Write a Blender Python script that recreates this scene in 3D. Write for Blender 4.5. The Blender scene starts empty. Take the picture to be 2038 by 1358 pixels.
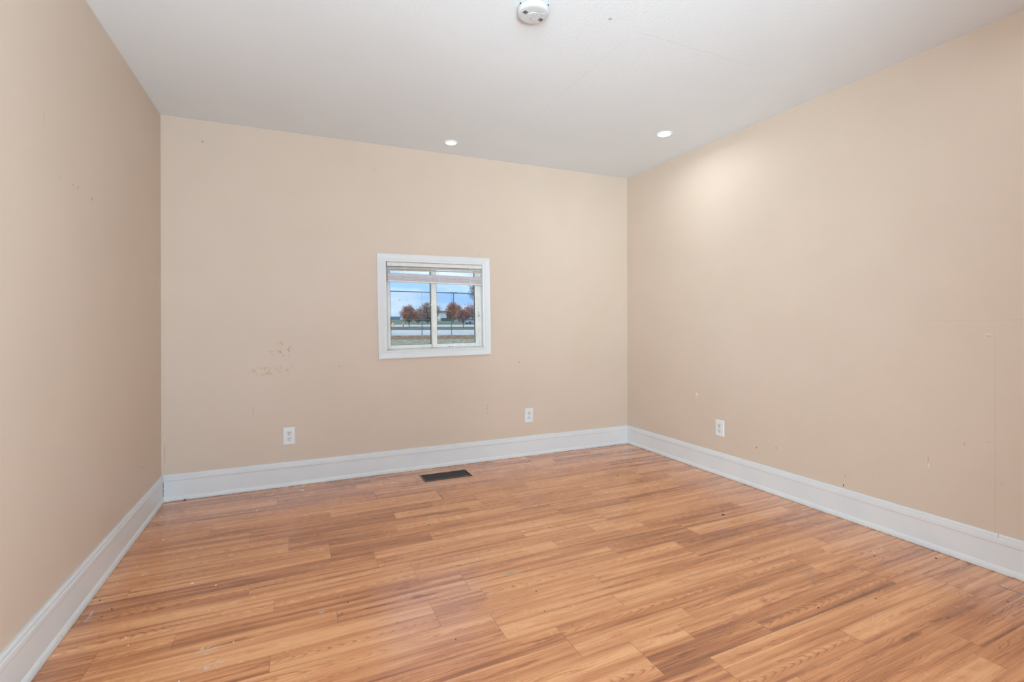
import bpy, bmesh, math, random
from mathutils import Vector, Matrix
random.seed(7)
scene = bpy.context.scene
C = scene.collection

# ------------------------------------------------------------------ camera
F_PX, YAW, ROLL, SHIFT = 942.85, 0.4280, -0.0025, -25.13
CAM_H = 1.0882
CEN_X, CEN_Y = 1019.0, 679.0
_cy, _sy, _cr, _sr = math.cos(YAW), math.sin(YAW), math.cos(ROLL), math.sin(ROLL)
FWD = Vector((_sy, _cy, 0)); _r0 = Vector((_cy, -_sy, 0)); _u0 = Vector((0, 0, 1))
RIGHT = _r0*_cr + _u0*_sr; UP = _u0*_cr - _r0*_sr
cam_data = bpy.data.cameras.new('camera'); cam = bpy.data.objects.new('camera', cam_data); C.objects.link(cam)
m = Matrix.Identity(4)
for i in range(3):
    m[i][0] = RIGHT[i]; m[i][1] = UP[i]; m[i][2] = -FWD[i]
m.translation = Vector((0, 0, CAM_H)); cam.matrix_world = m
cam_data.sensor_fit = 'HORIZONTAL'; cam_data.sensor_width = 36.0
cam_data.lens = 36.0*F_PX/2038.0
cam_data.shift_y = SHIFT/2038.0
cam_data.clip_start = 0.02; cam_data.clip_end = 2000
scene.camera = cam

scene.view_settings.view_transform = 'Standard'
scene.view_settings.look = 'None'
scene.view_settings.gamma = 1.0
scene.view_settings.use_curve_mapping = False
scene.view_settings.exposure = 0.0

# ------------------------------------------------------------------ sky
world = bpy.data.worlds.new('sky'); scene.world = world; world.use_nodes = True
wt = world.node_tree; wt.nodes.clear()
wo = wt.nodes.new('ShaderNodeOutputWorld'); wb = wt.nodes.new('ShaderNodeBackground')
wc = wt.nodes.new('ShaderNodeTexCoord'); wm = wt.nodes.new('ShaderNodeMapping')
wm.inputs['Scale'].default_value = (5.0, 5.0, 16.0)
wn = wt.nodes.new('ShaderNodeTexNoise'); wn.inputs['Scale'].default_value = 1.0
wn.inputs['Detail'].default_value = 5; wn.inputs['Roughness'].default_value = 0.5
wr = wt.nodes.new('ShaderNodeValToRGB')
wr.color_ramp.elements[0].position = 0.42; wr.color_ramp.elements[0].color = (0.30, 0.50, 0.86, 1)
wr.color_ramp.elements[1].position = 0.62; wr.color_ramp.elements[1].color = (0.68, 0.76, 0.92, 1)
wt.links.new(wc.outputs['Generated'], wm.inputs['Vector']); wt.links.new(wm.outputs['Vector'], wn.inputs['Vector'])
wt.links.new(wn.outputs['Fac'], wr.inputs['Fac']); wt.links.new(wr.outputs['Color'], wb.inputs['Color'])
wb.inputs['Strength'].default_value = 1.5
wt.links.new(wb.outputs['Background'], wo.inputs['Surface'])

# ------------------------------------------------------------------ room numbers
L, R, D = 0.7725, 2.8575, 3.6301       # left wall, right wall, window wall
AL, AR = 0.004, -0.0054                # the side walls are not quite square
REAR = -0.8
T = 0.16
HB = 0.169
def xl(y): return -L + AL*(D-y)
def xr(y): return R + AR*(D-y)
def zc(x, y): return 2.44 + 0.0665*(x+L)/(L+R) - 0.0211*(D-y)

# added fill lights outside a made-up, unseen opening behind the viewpoint
def area(name, loc, rot, sx, sy, power, col, shape='RECTANGLE', spread=math.pi):
    d = bpy.data.lights.new(name, 'AREA'); d.shape = shape; d.size = sx
    if shape in ('RECTANGLE', 'ELLIPSE'): d.size_y = sy
    d.energy = power; d.color = col; d.spread = spread
    o = bpy.data.objects.new(name, d); o.location = loc; o.rotation_euler = rot; C.objects.link(o)
    return o
OPX0, OPX1, OPZ0, OPZ1 = -0.72, 0.72, 0.02, 2.2  # invented opening, its edges set to shape light on the side walls
for nm, ax, ay, turn, pw, tip, wid in (('rear_fill', -0.95, REAR-1.6, -40, 80.0, 102, 1.0), ('rear_fill_cross', 0.88, REAR-1.3, 38, 118.0, 107, 1.2)):
    area(nm, (ax, ay, 0.85), (math.radians(tip), 0, math.radians(turn)), wid, 1.8, pw, (0.715, 0.90, 1.0), spread=math.radians(95))
area('ceiling_fill', (0.0, REAR-1.2, 0.22), (math.radians(124), 0, math.radians(-26)), 1.3, 0.4, 22.0, (0.72, 0.90, 1.0), spread=math.radians(64))  # extra fill added low outside, aimed up to brighten the ceiling
sun_d = bpy.data.lights.new('sun', 'SUN'); sun_d.energy = 2.6; sun_d.angle = 0.15; sun_d.color = (1, .95, .88)
sun = bpy.data.objects.new('sun', sun_d); C.objects.link(sun)
sun.rotation_euler = Vector((0.8, 0.35, -0.75)).to_track_quat('-Z', 'Y').to_euler()
LAMP_W = 3.3

# ------------------------------------------------------------------ helpers
def ray(px, py):
    return FWD*F_PX + RIGHT*(px-CEN_X) - UP*(py-CEN_Y-SHIFT)
def at(px, py, Y):
    d = ray(px, py); return Vector((0, 0, CAM_H)) + d*(Y/d.y)
def wpx(u, v): return 740+u/5.904, 490+v/5.904
def atw(u, v, Y): return at(*wpx(u, v), Y)

class MB:
    def __init__(s): s.v = []; s.f = []; s.m = []
    def add(s, vs, fs, mi=0):
        b = len(s.v); s.v += [tuple(x) for x in vs]
        for f in fs: s.f.append([b+i for i in f]); s.m.append(mi)
        return s
    def box(s, x0, x1, y0, y1, z0, z1, mi=0):
        vs = [(x, y, z) for z in (z0, z1) for y in (y0, y1) for x in (x0, x1)]
        return s.add(vs, [(0, 2, 3, 1), (4, 5, 7, 6), (0, 1, 5, 4), (2, 6, 7, 3), (0, 4, 6, 2), (1, 3, 7, 5)], mi)
    def hexa(s, b, t, mi=0):     # b, t: four corners each, counter-clockwise seen from above
        return s.add(list(b)+list(t), [(3, 2, 1, 0), (4, 5, 6, 7), (0, 1, 5, 4), (1, 2, 6, 5), (2, 3, 7, 6), (3, 0, 4, 7)], mi)
    def tube(s, p, q, r0, r1=None, n=8, mi=0, cap=True):
        if r1 is None: r1 = r0
        p = Vector(p); q = Vector(q); d = (q-p).normalized()
        a = d.orthogonal().normalized(); b = d.cross(a)
        vs = []
        for c, r in ((p, r0), (q, r1)):
            for k in range(n):
                t = 2*math.pi*k/n; vs.append(c + a*(r*math.cos(t)) + b*(r*math.sin(t)))
        fs = [(k, (k+1) % n, n+(k+1) % n, n+k) for k in range(n)]
        if cap: fs += [tuple(range(n-1, -1, -1)), tuple(range(n, 2*n))]
        return s.add(vs, fs, mi)
    def lathe(s, prof, n=48, c=(0, 0, 0), mi=0):
        vs = []
        for r, z in prof:
            for k in range(n):
                t = 2*math.pi*k/n; vs.append((c[0]+r*math.cos(t), c[1]+r*math.sin(t), c[2]+z))
        fs = []
        for i in range(len(prof)-1):
            for k in range(n):
                fs.append((i*n+k, i*n+(k+1) % n, (i+1)*n+(k+1) % n, (i+1)*n+k))
        fs.append(tuple(range(n-1, -1, -1))); fs.append(tuple(range((len(prof)-1)*n, len(prof)*n)))
        return s.add(vs, fs, mi)
    def build(s, name, mats, parent=None, smooth=False, bevel=0.0, seg=2):
        me = bpy.data.meshes.new(name); me.from_pydata(s.v, [], s.f)
        if not isinstance(mats, (list, tuple)): mats = [mats]
        for x in mats: me.materials.append(x)
        for p, mi in zip(me.polygons, s.m): p.material_index = mi
        bm = bmesh.new(); bm.from_mesh(me); bmesh.ops.recalc_face_normals(bm, faces=bm.faces); bm.to_mesh(me); bm.free()
        if smooth:
            for p in me.polygons: p.use_smooth = True
        o = bpy.data.objects.new(name, me); C.objects.link(o)
        if parent: o.parent = parent
        if bevel:
            md = o.modifiers.new('bevel', 'BEVEL'); md.width = bevel; md.segments = seg; md.limit_method = 'ANGLE'
        return o
def tag(o, label=None, cat=None, group=None, kind=None):
    if label: o['label'] = label
    if cat: o['category'] = cat
    if group: o['group'] = group
    if kind: o['kind'] = kind
    return o
def empty(name, loc, rot=(0, 0, 0)):
    o = bpy.data.objects.new(name, None); o.empty_display_size = 0.05
    o.location = loc; o.rotation_euler = rot; C.objects.link(o); return o
def copy_tree(o, parent=None):
    c = o.copy(); C.objects.link(c)
    if parent: c.parent = parent
    for ch in [x for x in C.objects if x.parent == o]: copy_tree(ch, c)
    return c

# ------------------------------------------------------------------ materials
class Nt:
    def __init__(s, name):
        s.mat = bpy.data.materials.new(name); s.mat.use_nodes = True
        s.t = s.mat.node_tree; s.t.nodes.clear()
        s.out = s.t.nodes.new('ShaderNodeOutputMaterial'); s.p = s.t.nodes.new('ShaderNodeBsdfPrincipled')
        s.t.links.new(s.p.outputs[0], s.out.inputs[0])
        s.tc = s.t.nodes.new('ShaderNodeTexCoord')
    def link(s, a, b): s.t.links.new(a, b)
    def put(s, sock, val):
        if hasattr(val, 'is_output'): s.link(val, sock)
        else: sock.default_value = val
    def math(s, op, a, b=None, c=None, clamp=False):
        n = s.t.nodes.new('ShaderNodeMath'); n.operation = op; n.use_clamp = clamp
        for i, v in enumerate((a, b, c)):
            if v is not None: s.put(n.inputs[i], v)
        return n.outputs[0]
    def vmath(s, op, a, b=None):
        n = s.t.nodes.new('ShaderNodeVectorMath'); n.operation = op
        s.put(n.inputs[0], a)
        if b is not None: s.put(n.inputs[1], b)
        return n.outputs['Value'] if op in ('LENGTH', 'DOT_PRODUCT') else n.outputs[0]
    def noise(s, vec, scale, detail=3, rough=.5, dist=0.0):
        n = s.t.nodes.new('ShaderNodeTexNoise'); s.link(vec, n.inputs['Vector'])
        n.inputs['Scale'].default_value = scale; n.inputs['Detail'].default_value = detail
        n.inputs['Roughness'].default_value = rough; n.inputs['Distortion'].default_value = dist
        return n.outputs['Fac']
    def mapr(s, v, a, b, c, d):
        n = s.t.nodes.new('ShaderNodeMapRange'); s.link(v, n.inputs[0])
        for i, x in enumerate((a, b, c, d)): n.inputs[i+1].default_value = x
        return n.outputs[0]
    def mix(s, fac, a, b, mode='MIX'):
        n = s.t.nodes.new('ShaderNodeMix'); n.data_type = 'RGBA'; n.blend_type = mode
        s.put(n.inputs[0], fac); s.put(n.inputs[6], a); s.put(n.inputs[7], b)
        return n.outputs[2]
    def ramp(s, fac, stops):
        n = s.t.nodes.new('ShaderNodeValToRGB'); s.link(fac, n.inputs[0]); e = n.color_ramp.elements
        while len(e) < len(stops): e.new(0.5)
        for el, (p, c) in zip(e, stops): el.position = p; el.color = (*c, 1)
        return n.outputs[0]
    def comb(s, x, y, z):
        n = s.t.nodes.new('ShaderNodeCombineXYZ')
        for i, v in enumerate((x, y, z)): s.put(n.inputs[i], v)
        return n.outputs[0]
    def sep(s, v):
        n = s.t.nodes.new('ShaderNodeSeparateXYZ'); s.link(v, n.inputs[0]); return n.outputs
    def bump(s, h, strength, dist=0.001):
        n = s.t.nodes.new('ShaderNodeBump'); s.link(h, n.inputs['Height'])
        n.inputs['Strength'].default_value = strength; n.inputs['Distance'].default_value = dist
        s.link(n.outputs[0], s.p.inputs['Normal'])
    # a stain, scratch or seam of its own shape at a place of the surface (object coordinates)
    def mark(s, col, centre, radii, colour, amount, thr=None, nscale=60, box=False):
        d = s.vmath('SUBTRACT', s.tc.outputs['Object'], centre)
        d = s.vmath('DIVIDE', d, radii)
        if box:
            x = s.sep(s.vmath('ABSOLUTE', d)); r = s.math('MAXIMUM', s.math('MAXIMUM', x[0], x[1]), x[2])
            fac = s.mapr(r, 0.75, 1.0, amount, 0.0)
        else:
            r = s.vmath('LENGTH', d); fac = s.mapr(r, 0.55, 1.0, amount, 0.0)
        if thr is not None:
            nz = s.noise(s.tc.outputs['Object'], nscale, 4, .6)
            fac = s.math('MULTIPLY', fac, s.mapr(nz, thr, thr+0.08, 0.0, 1.0))
        return s.mix(fac, col, (*colour, 1))

def simple(name, col, rough=.5, metal=0.0, spec=.5, var=0.04, nscale=12, bump=0):
    n = Nt(name); nz = n.noise(n.tc.outputs['Object'], nscale, 4)
    f = n.mapr(nz, .3, .7, 1-var, 1+var)
    c = n.mix(1.0, (*col, 1), n.comb(f, f, f), 'MULTIPLY')
    n.link(c, n.p.inputs['Base Color']); n.p.inputs['Roughness'].default_value = rough
    n.p.inputs['Metallic'].default_value = metal; n.p.inputs['Specular IOR Level'].default_value = spec
    if bump: n.bump(n.noise(n.tc.outputs['Object'], nscale*20, 2), bump)
    return n.mat

TAN = (0.665, 0.537, 0.438)
def wall_mat(name, marks):
    n = Nt(name); o = n.tc.outputs['Object']
    nz = n.noise(o, 1.6, 5, .6); f = n.mapr(nz, .3, .7, .975, 1.025)
    c = n.mix(1.0, (*TAN, 1), n.comb(f, f, n.mapr(nz, .3, .7, .965, 1.03)), 'MULTIPLY')
    for mk in marks: c = n.mark(c, *mk[0], **mk[1])
    n.link(c, n.p.inputs['Base Color'])
    n.p.inputs['Roughness'].default_value = 0.5; n.p.inputs['Specular IOR Level'].default_value = 0.32
    h = n.math('ADD', n.noise(o, 260, 2, .5), n.math('MULTIPLY', n.noise(o, 22, 3), .8))
    n.bump(h, 0.16, 0.0012)
    return n.mat
def K(c, r, col, a, **k): return ((c, r, col, a), k)
YEL = (0.50, 0.33, 0.15); DRK = (0.12, 0.09, 0.07); SHA = (0.47, 0.36, 0.27); WHT = (0.82, 0.79, 0.76)
M = {}
M['wall_back'] = wall_mat('tan_paint_window_wall', [
    K((-.18, D, .80), (.11, .05, .035), YEL, .8, thr=.54, nscale=45),
    K((-.07, D, .95), (.06, .05, .07), YEL, .7, thr=.55, nscale=50),
    K((-.06, D, .82), (.05, .05, .03), YEL, .7, thr=.55, nscale=45),
    K((-.16, D, .93), (.03, .05, .03), YEL, .7, thr=.54, nscale=55),
    K((.26, D, .80), (.075, .05, .03), YEL, .7, thr=.54, nscale=50),
    K((-.263, D, .53), (.003, .05, .055), YEL, .6),
    K((1.721, D, .802), (.006, .05, .006), DRK, .9),
    K((1.431, D, .43), (.012, .05, .06), SHA, .55, thr=.5, nscale=80),
    K((-.549, D, 2.306), (.008, .05, .006), DRK, .7),
    K((.537, D, 2.272), (.012, .05, .012), SHA, .7, thr=.5),
    K((1.369, D, 1.69), (.002, .05, .03), SHA, .7),
    K((-.76, D, .33), (.012, .05, .14), (.75, .6, .48), .5, thr=.5, nscale=30),
    K((-.755, D, .30), (.004, .05, .09), SHA, .6),
])
M['wall_right'] = wall_mat('tan_paint_side_wall', [
    K((R, 2.771, .561), (.05, .016, .026), WHT, .9, thr=.42, nscale=70),
    K((R, 2.244, .272), (.05, .006, .007), DRK, .8),
    K((R, 1.031, .62), (.05, .0022, .50), SHA, .22, box=True),
    K((R, 1.02, 1.12), (.05, .34, .002), SHA, .22, box=True),
    K((R, 1.052, 1.055), (.05, .012, .006), WHT, .7, thr=.45),
    K((R, 1.052, 1.048), (.05, .012, .003), SHA, .8),
    K((R, 1.279, .435), (.05, .0016, .022), DRK, .6),
    K((R, 1.277, .405), (.05, .0025, .014), WHT, .9),
    K((R, 1.137, .54), (.05, .006, .012), DRK, .5, thr=.5, nscale=90),
    K((R, 1.054, .57), (.05, .010, .004), DRK, .6, thr=.45, nscale=90),
    K((R, 1.679, .185), (.05, .004, .009), DRK, .95),
    K((R, 1.67, .235), (.05, .006, .03), SHA, .7, thr=.5, nscale=90),
    K((R, 1.012, .39), (.05, .008, .01), DRK, .7, thr=.5, nscale=110),
    K((R, 2.10, .30), (.05, .02, .02), SHA, .5, thr=.52),
])
M['wall_left'] = wall_mat('tan_paint_plain_wall', [
    K((-L, 2.21, 1.632), (.05, .014, .008), DRK, .5, thr=.5, nscale=90),
    K((-L, 2.325, 1.634), (.05, .010, .010), DRK, .5, thr=.5, nscale=90),
    K((-L, 2.37, 1.637), (.05, .010, .010), DRK, .5, thr=.48, nscale=90),
    K((-L, 2.508, 1.629), (.05, .022, .014), DRK, .45, thr=.52, nscale=90),
    K((-L, 2.095, 1.80), (.05, .003, .03), SHA, .6),
    K((-L, 3.213, .331), (.05, .008, .007), DRK, .8),
    K((-L, 1.923, 1.539), (.05, .02, .004), SHA, .7, thr=.48),
])
# ceiling
n = Nt('ceiling_paint'); o = n.tc.outputs['Object']
c = n.mix(n.mapr(n.noise(o, 1.2, 4), .3, .7, 0, 1), (0.775, 0.805, 0.83, 1), (0.805, 0.835, 0.86, 1))
c = n.mark(c, (1.412, 2.3, 2.45), (.0025, .60, .3), (.66, .66, .66), .35, box=True)
c = n.mark(c, (1.80, 1.727, 2.45), (.42, .0025, .3), (.66, .66, .66), .35, box=True)
c = n.mark(c, (1.25, 1.70, 2.45), (.010, .010, .3), (.4, .4, .4), .8)
n.link(c, n.p.inputs['Base Color']); n.p.inputs['Roughness'].default_value = .75; n.p.inputs['Specular IOR Level'].default_value = .2
rough_area = n.noise(o, 1.1, 2)
h = n.math('MULTIPLY', n.noise(o, 75, 4, .65), n.mapr(rough_area, .35, .65, .35, 1.0))
n.bump(h, 0.45, 0.003); M['ceiling'] = n.mat
# trim paint, with a little dirt along the foot
def trim_mat(name, grime):
    n = Nt(name); o = n.tc.outputs['Object']
    c = n.mix(n.mapr(n.noise(o, 5, 5), .35, .7, 0, 1), (0.72, 0.735, 0.75, 1), (0.76, 0.76, 0.765, 1))
    if grime:
        z = n.sep(o)[2]
        low = n.mapr(z, .004, .035, 1.0, 0.0)
        sp = n.mapr(n.noise(o, 70, 5, .7), .58, .68, 0, .45)
        c = n.mix(n.math('MULTIPLY', low, sp), c, (.36, .31, .26, 1))
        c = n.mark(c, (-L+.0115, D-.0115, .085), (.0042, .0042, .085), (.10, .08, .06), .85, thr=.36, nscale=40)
        dots = n.mapr(n.noise(o, 38, 4, .6), .72, .76, 0, .6)
        c = n.mix(dots, c, (.40, .37, .34, 1))
        c = n.mark(c, (R-.012, 1.018, .162), (.03, .0010, .0085), (.12, .10, .09), .9, box=True)
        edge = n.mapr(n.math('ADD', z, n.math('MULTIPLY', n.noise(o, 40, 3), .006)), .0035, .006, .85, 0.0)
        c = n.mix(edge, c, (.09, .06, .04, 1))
    n.link(c, n.p.inputs['Base Color']); n.p.inputs['Roughness'].default_value = .34
    n.bump(n.noise(o, 60, 3), .08, .001)
    return n.mat
M['base'] = trim_mat('white_semigloss_baseboard', True)
M['trim'] = trim_mat('white_semigloss_trim', False)
# old window frame, cream with chipped paint
n = Nt('chipped_window_paint'); o = n.tc.outputs['Object']
c = n.mix(n.mapr(n.noise(o, 18, 5), .35, .65, 0, 1), (.77, .75, .69, 1), (.85, .835, .79, 1))
c = n.mix(n.mapr(n.noise(o, 120, 3, .7), .70, .75, 0, .6), c, (.30, .27, .22, 1))
n.link(c, n.p.inputs['Base Color']); n.p.inputs['Roughness'].default_value = .45; M['sash'] = n.mat
M['blind'] = simple('cream_vinyl_blind', (.74, .70, .66), .45, var=.05, nscale=30)
M['blind_dusk'] = simple('lilac_grey_vinyl_slats', (.70, .645, .675), .45, var=.06, nscale=30)
M['cord'] = simple('cream_cord', (.80, .77, .70), .8)
M['gasket'] = simple('dark_rubber_gasket', (.035, .035, .03), .7)
M['plastic'] = simple('white_plastic', (.76, .77, .78), .35, var=.015)
M['plastic_cream'] = simple('almond_plastic', (.76, .70, .61), .35, var=.02)
M['plastic_grey'] = simple('grey_moulded_plastic', (.56, .57, .58), .4, var=.02)
M['detector'] = simple('white_detector_plastic', (.60, .61, .62), .45, var=.015)
M['slot'] = simple('black_slot', (.015, .012, .01), .8)
M['screw'] = simple('painted_screw', (.68, .68, .66), .4)
M['register'] = simple('brown_painted_steel', (.030, .020, .015), .38, metal=.4, var=.2, nscale=40)
M['register_rim'] = simple('worn_brown_steel', (.095, .078, .070), .32, metal=.5, var=.2, nscale=40)
M['dark'] = simple('near_black', (.01, .009, .008), .8)
M['exterior'] = simple('grey_siding', (.5, .5, .48), .8)
n = Nt('lamp_lens_lit'); n.p.inputs['Base Color'].default_value = (.9, .9, .9, 1)
n.p.inputs['Emission Color'].default_value = (1, .97, .93, 1); n.p.inputs['Emission Strength'].default_value = 6.0
M['lens_on'] = n.mat
M['lens_off'] = simple('lamp_trim_white', (.86, .87, .87), .25, var=.01)
n = Nt('lamp_lens_brightened'); n.p.inputs['Base Color'].default_value = (.9, .9, .9, 1)
n.p.inputs['Emission Color'].default_value = (.97, 1, .99, 1); n.p.inputs['Emission Strength'].default_value = .70  # weak emission added so the unlit lens reads bright white
M['lens_brightened'] = n.mat
# glass: mostly clear, with a little mirror
n = Nt('window_glass'); n.t.nodes.remove(n.p)
tr = n.t.nodes.new('ShaderNodeBsdfTransparent'); tr.inputs[0].default_value = (.95, .975, .965, 1)
gl = n.t.nodes.new('ShaderNodeBsdfGlossy'); gl.inputs['Roughness'].default_value = .02
fr = n.t.nodes.new('ShaderNodeFresnel'); fr.inputs['IOR'].default_value = 1.10
mx = n.t.nodes.new('ShaderNodeMixShader')
n.link(fr.outputs[0], mx.inputs[0]); n.link(tr.outputs[0], mx.inputs[1]); n.link(gl.outputs[0], mx.inputs[2])
n.link(mx.outputs[0], n.out.inputs[0]); M['glass'] = n.mat

# laminate floor
n = Nt('oak_laminate')
def uvn(name):
    u = n.t.nodes.new('ShaderNodeUVMap'); u.uv_map = name; return n.sep(u.outputs[0])
g = uvn('grain'); e1 = uvn('ends'); e2 = uvn('sides')
at_ = n.t.nodes.new('ShaderNodeAttribute'); at_.attribute_name = 'strip'
sc = n.t.nodes.new('ShaderNodeSeparateColor'); n.link(at_.outputs['Color'], sc.inputs[0])
tone, ku, ka = sc.outputs[0], sc.outputs[1], sc.outputs[2]
u, v = g[0], g[1]
vl = n.math('SUBTRACT', n.math('DIVIDE', e2[0], .08825), .5)            # -0.5 .. 0.5 across the strip
warp = n.math('SUBTRACT', n.noise(n.comb(n.math('MULTIPLY', u, 3.0), n.math('MULTIPLY', v, 16), 0), 1.0, 3), .5)
vw = n.math('ADD', vl, n.math('MULTIPLY', warp, .55))
sq = n.math('MULTIPLY', vw, vw)
phase = n.math('ADD', n.math('MULTIPLY', u, ku), n.math('MULTIPLY', sq, ka))
phase = n.math('ADD', phase, n.math('MULTIPLY', warp, 3.2))
phase = n.math('ADD', phase, n.math('MULTIPLY', n.noise(n.comb(n.math('MULTIPLY', u, 25), n.math('MULTIPLY', v, 90), 0), 1.0, 2), .55))
ring = n.math('ADD', n.math('MULTIPLY', n.math('SINE', n.math('MULTIPLY', phase, 6.2832)), .5), .5)
ring = n.math('POWER', ring, 3.0)
fibre = n.noise(n.comb(n.math('MULTIPLY', u, 9), n.math('MULTIPLY', v, 420), 0), 1.0, 3, .6)
streak = n.noise(n.comb(n.math('MULTIPLY', u, 1.3), n.math('MULTIPLY', v, 34), 0), 1.0, 4, .55)
patch = n.noise(n.comb(n.math('MULTIPLY', u, 2.2), n.math('MULTIPLY', v, 9), 4), 1.0, 2)
val = n.math('ADD', n.math('SUBTRACT', n.math('MULTIPLY', streak, 1.45), .14), n.math('MULTIPLY', n.math('SUBTRACT', tone, .5), .42))
val = n.math('ADD', val, n.math('MULTIPLY', n.math('SUBTRACT', patch, .5), .35))
val = n.math('SUBTRACT', val, n.math('MULTIPLY', ring, n.mapr(patch, .35, .6, .09, .28)))
val = n.math('ADD', val, n.math('MULTIPLY', n.math('SUBTRACT', fibre, .5), .30))
# printed boards darken at one long edge
val = n.math('SUBTRACT', val, n.mapr(n.math('ADD', vl, n.math('MULTIPLY', warp, .25)), -.5, -.30, .13, 0))
col = n.ramp(val, [(.08, (.24, .067, .019)), (.34, (.50, .172, .058)), (.54, (.72, .292, .110)), (.80, (.91, .452, .205))])
de = n.math('MINIMUM', e1[0], e1[1])
col = n.mix(n.mapr(de, .0005, .0016, .62, 0), col, (.10, .045, .02, 1))
ds = n.math('MINIMUM', e2[0], e2[1])
col = n.mix(n.mapr(ds, .0003, .0012, .35, 0), col, (.16, .07, .03, 1))
GREY = (.40, .29, .21)
for (x, y, rx, ry, cc, am, th) in [(.864, 1.911, .035, .022, GREY, .9, .44), (1.592, 1.575, .03, .02, GREY, .7, .5), (1.528, 1.54, .035, .02, GREY, .8, .47),
        (1.76, 1.377, .03, .02, DRK, .5, .55), (1.308, 1.523, .05, .02, GREY, .5, .5), (2.064, 1.371, .05, .02, GREY, .8, .46), (2.032, 1.307, .06, .02, (.2, .14, .09), .8, .5),
        (2.296, 1.288, .05, .03, DRK, .7, .55), (-.279, 1.89, .045, .03, (.70, .62, .52), .8, .5), (-.252, 1.799, .045, .025, (.70, .66, .62), .8, .52),
        (.087, 1.962, .015, .01, (.5, .5, .5), .9, .42), (-.248, 3.45, .05, .02, (.10, .05, .03), .9, .5), (2.253, 2.002, .05, .02, DRK, .8, .54), (2.10, 2.05, .08, .03, DRK, .4, .58),
        (2.2, 1.45, .25, .14, DRK, .5, .62), (1.9, 1.62, .3, .12, DRK, .4, .64), (2.651, 1.053, .03, .012, DRK, .8, .5), (1.339, 2.234, .006, .035, (.36, .15, .06), .7, .4)]:
    col = n.mark(col, (x, y, 0), (rx, ry, .2), cc, am, thr=th, nscale=70)
col = n.mark(col, (-.614, 2.594, 0), (.016, .022, .2), (.75, .68, .66), .8, thr=.47, nscale=90)
col = n.mark(col, (-.715, 2.301, 0), (.006, .05, .2), (.66, .55, .66), .7, thr=.42, nscale=90)
for (x, y0, y1, w) in [(.855, 2.918, 3.094, .0022), (.47, 3.095, 3.271, .0016), (2.69, .888, .976, .004), (.79, 3.37, 3.46, .002), (.56, 3.37, 3.46, .002)]:
    col = n.mark(col, (x, (y0+y1)/2, 0), (w, (y1-y0)/2, .2), (.02, .012, .008), .9, box=True)
n.link(col, n.p.inputs['Base Color'])
n.link(n.mapr(n.noise(n.tc.outputs['Object'], 6, 4), .3, .7, .22, .30), n.p.inputs['Roughness'])
n.p.inputs['Specular IOR Level'].default_value = .95
n.p.inputs['Coat Weight'].default_value = .5; n.p.inputs['Coat Roughness'].default_value = .22; n.p.inputs['Coat IOR'].default_value = 1.5
M['floor'] = n.mat

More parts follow.
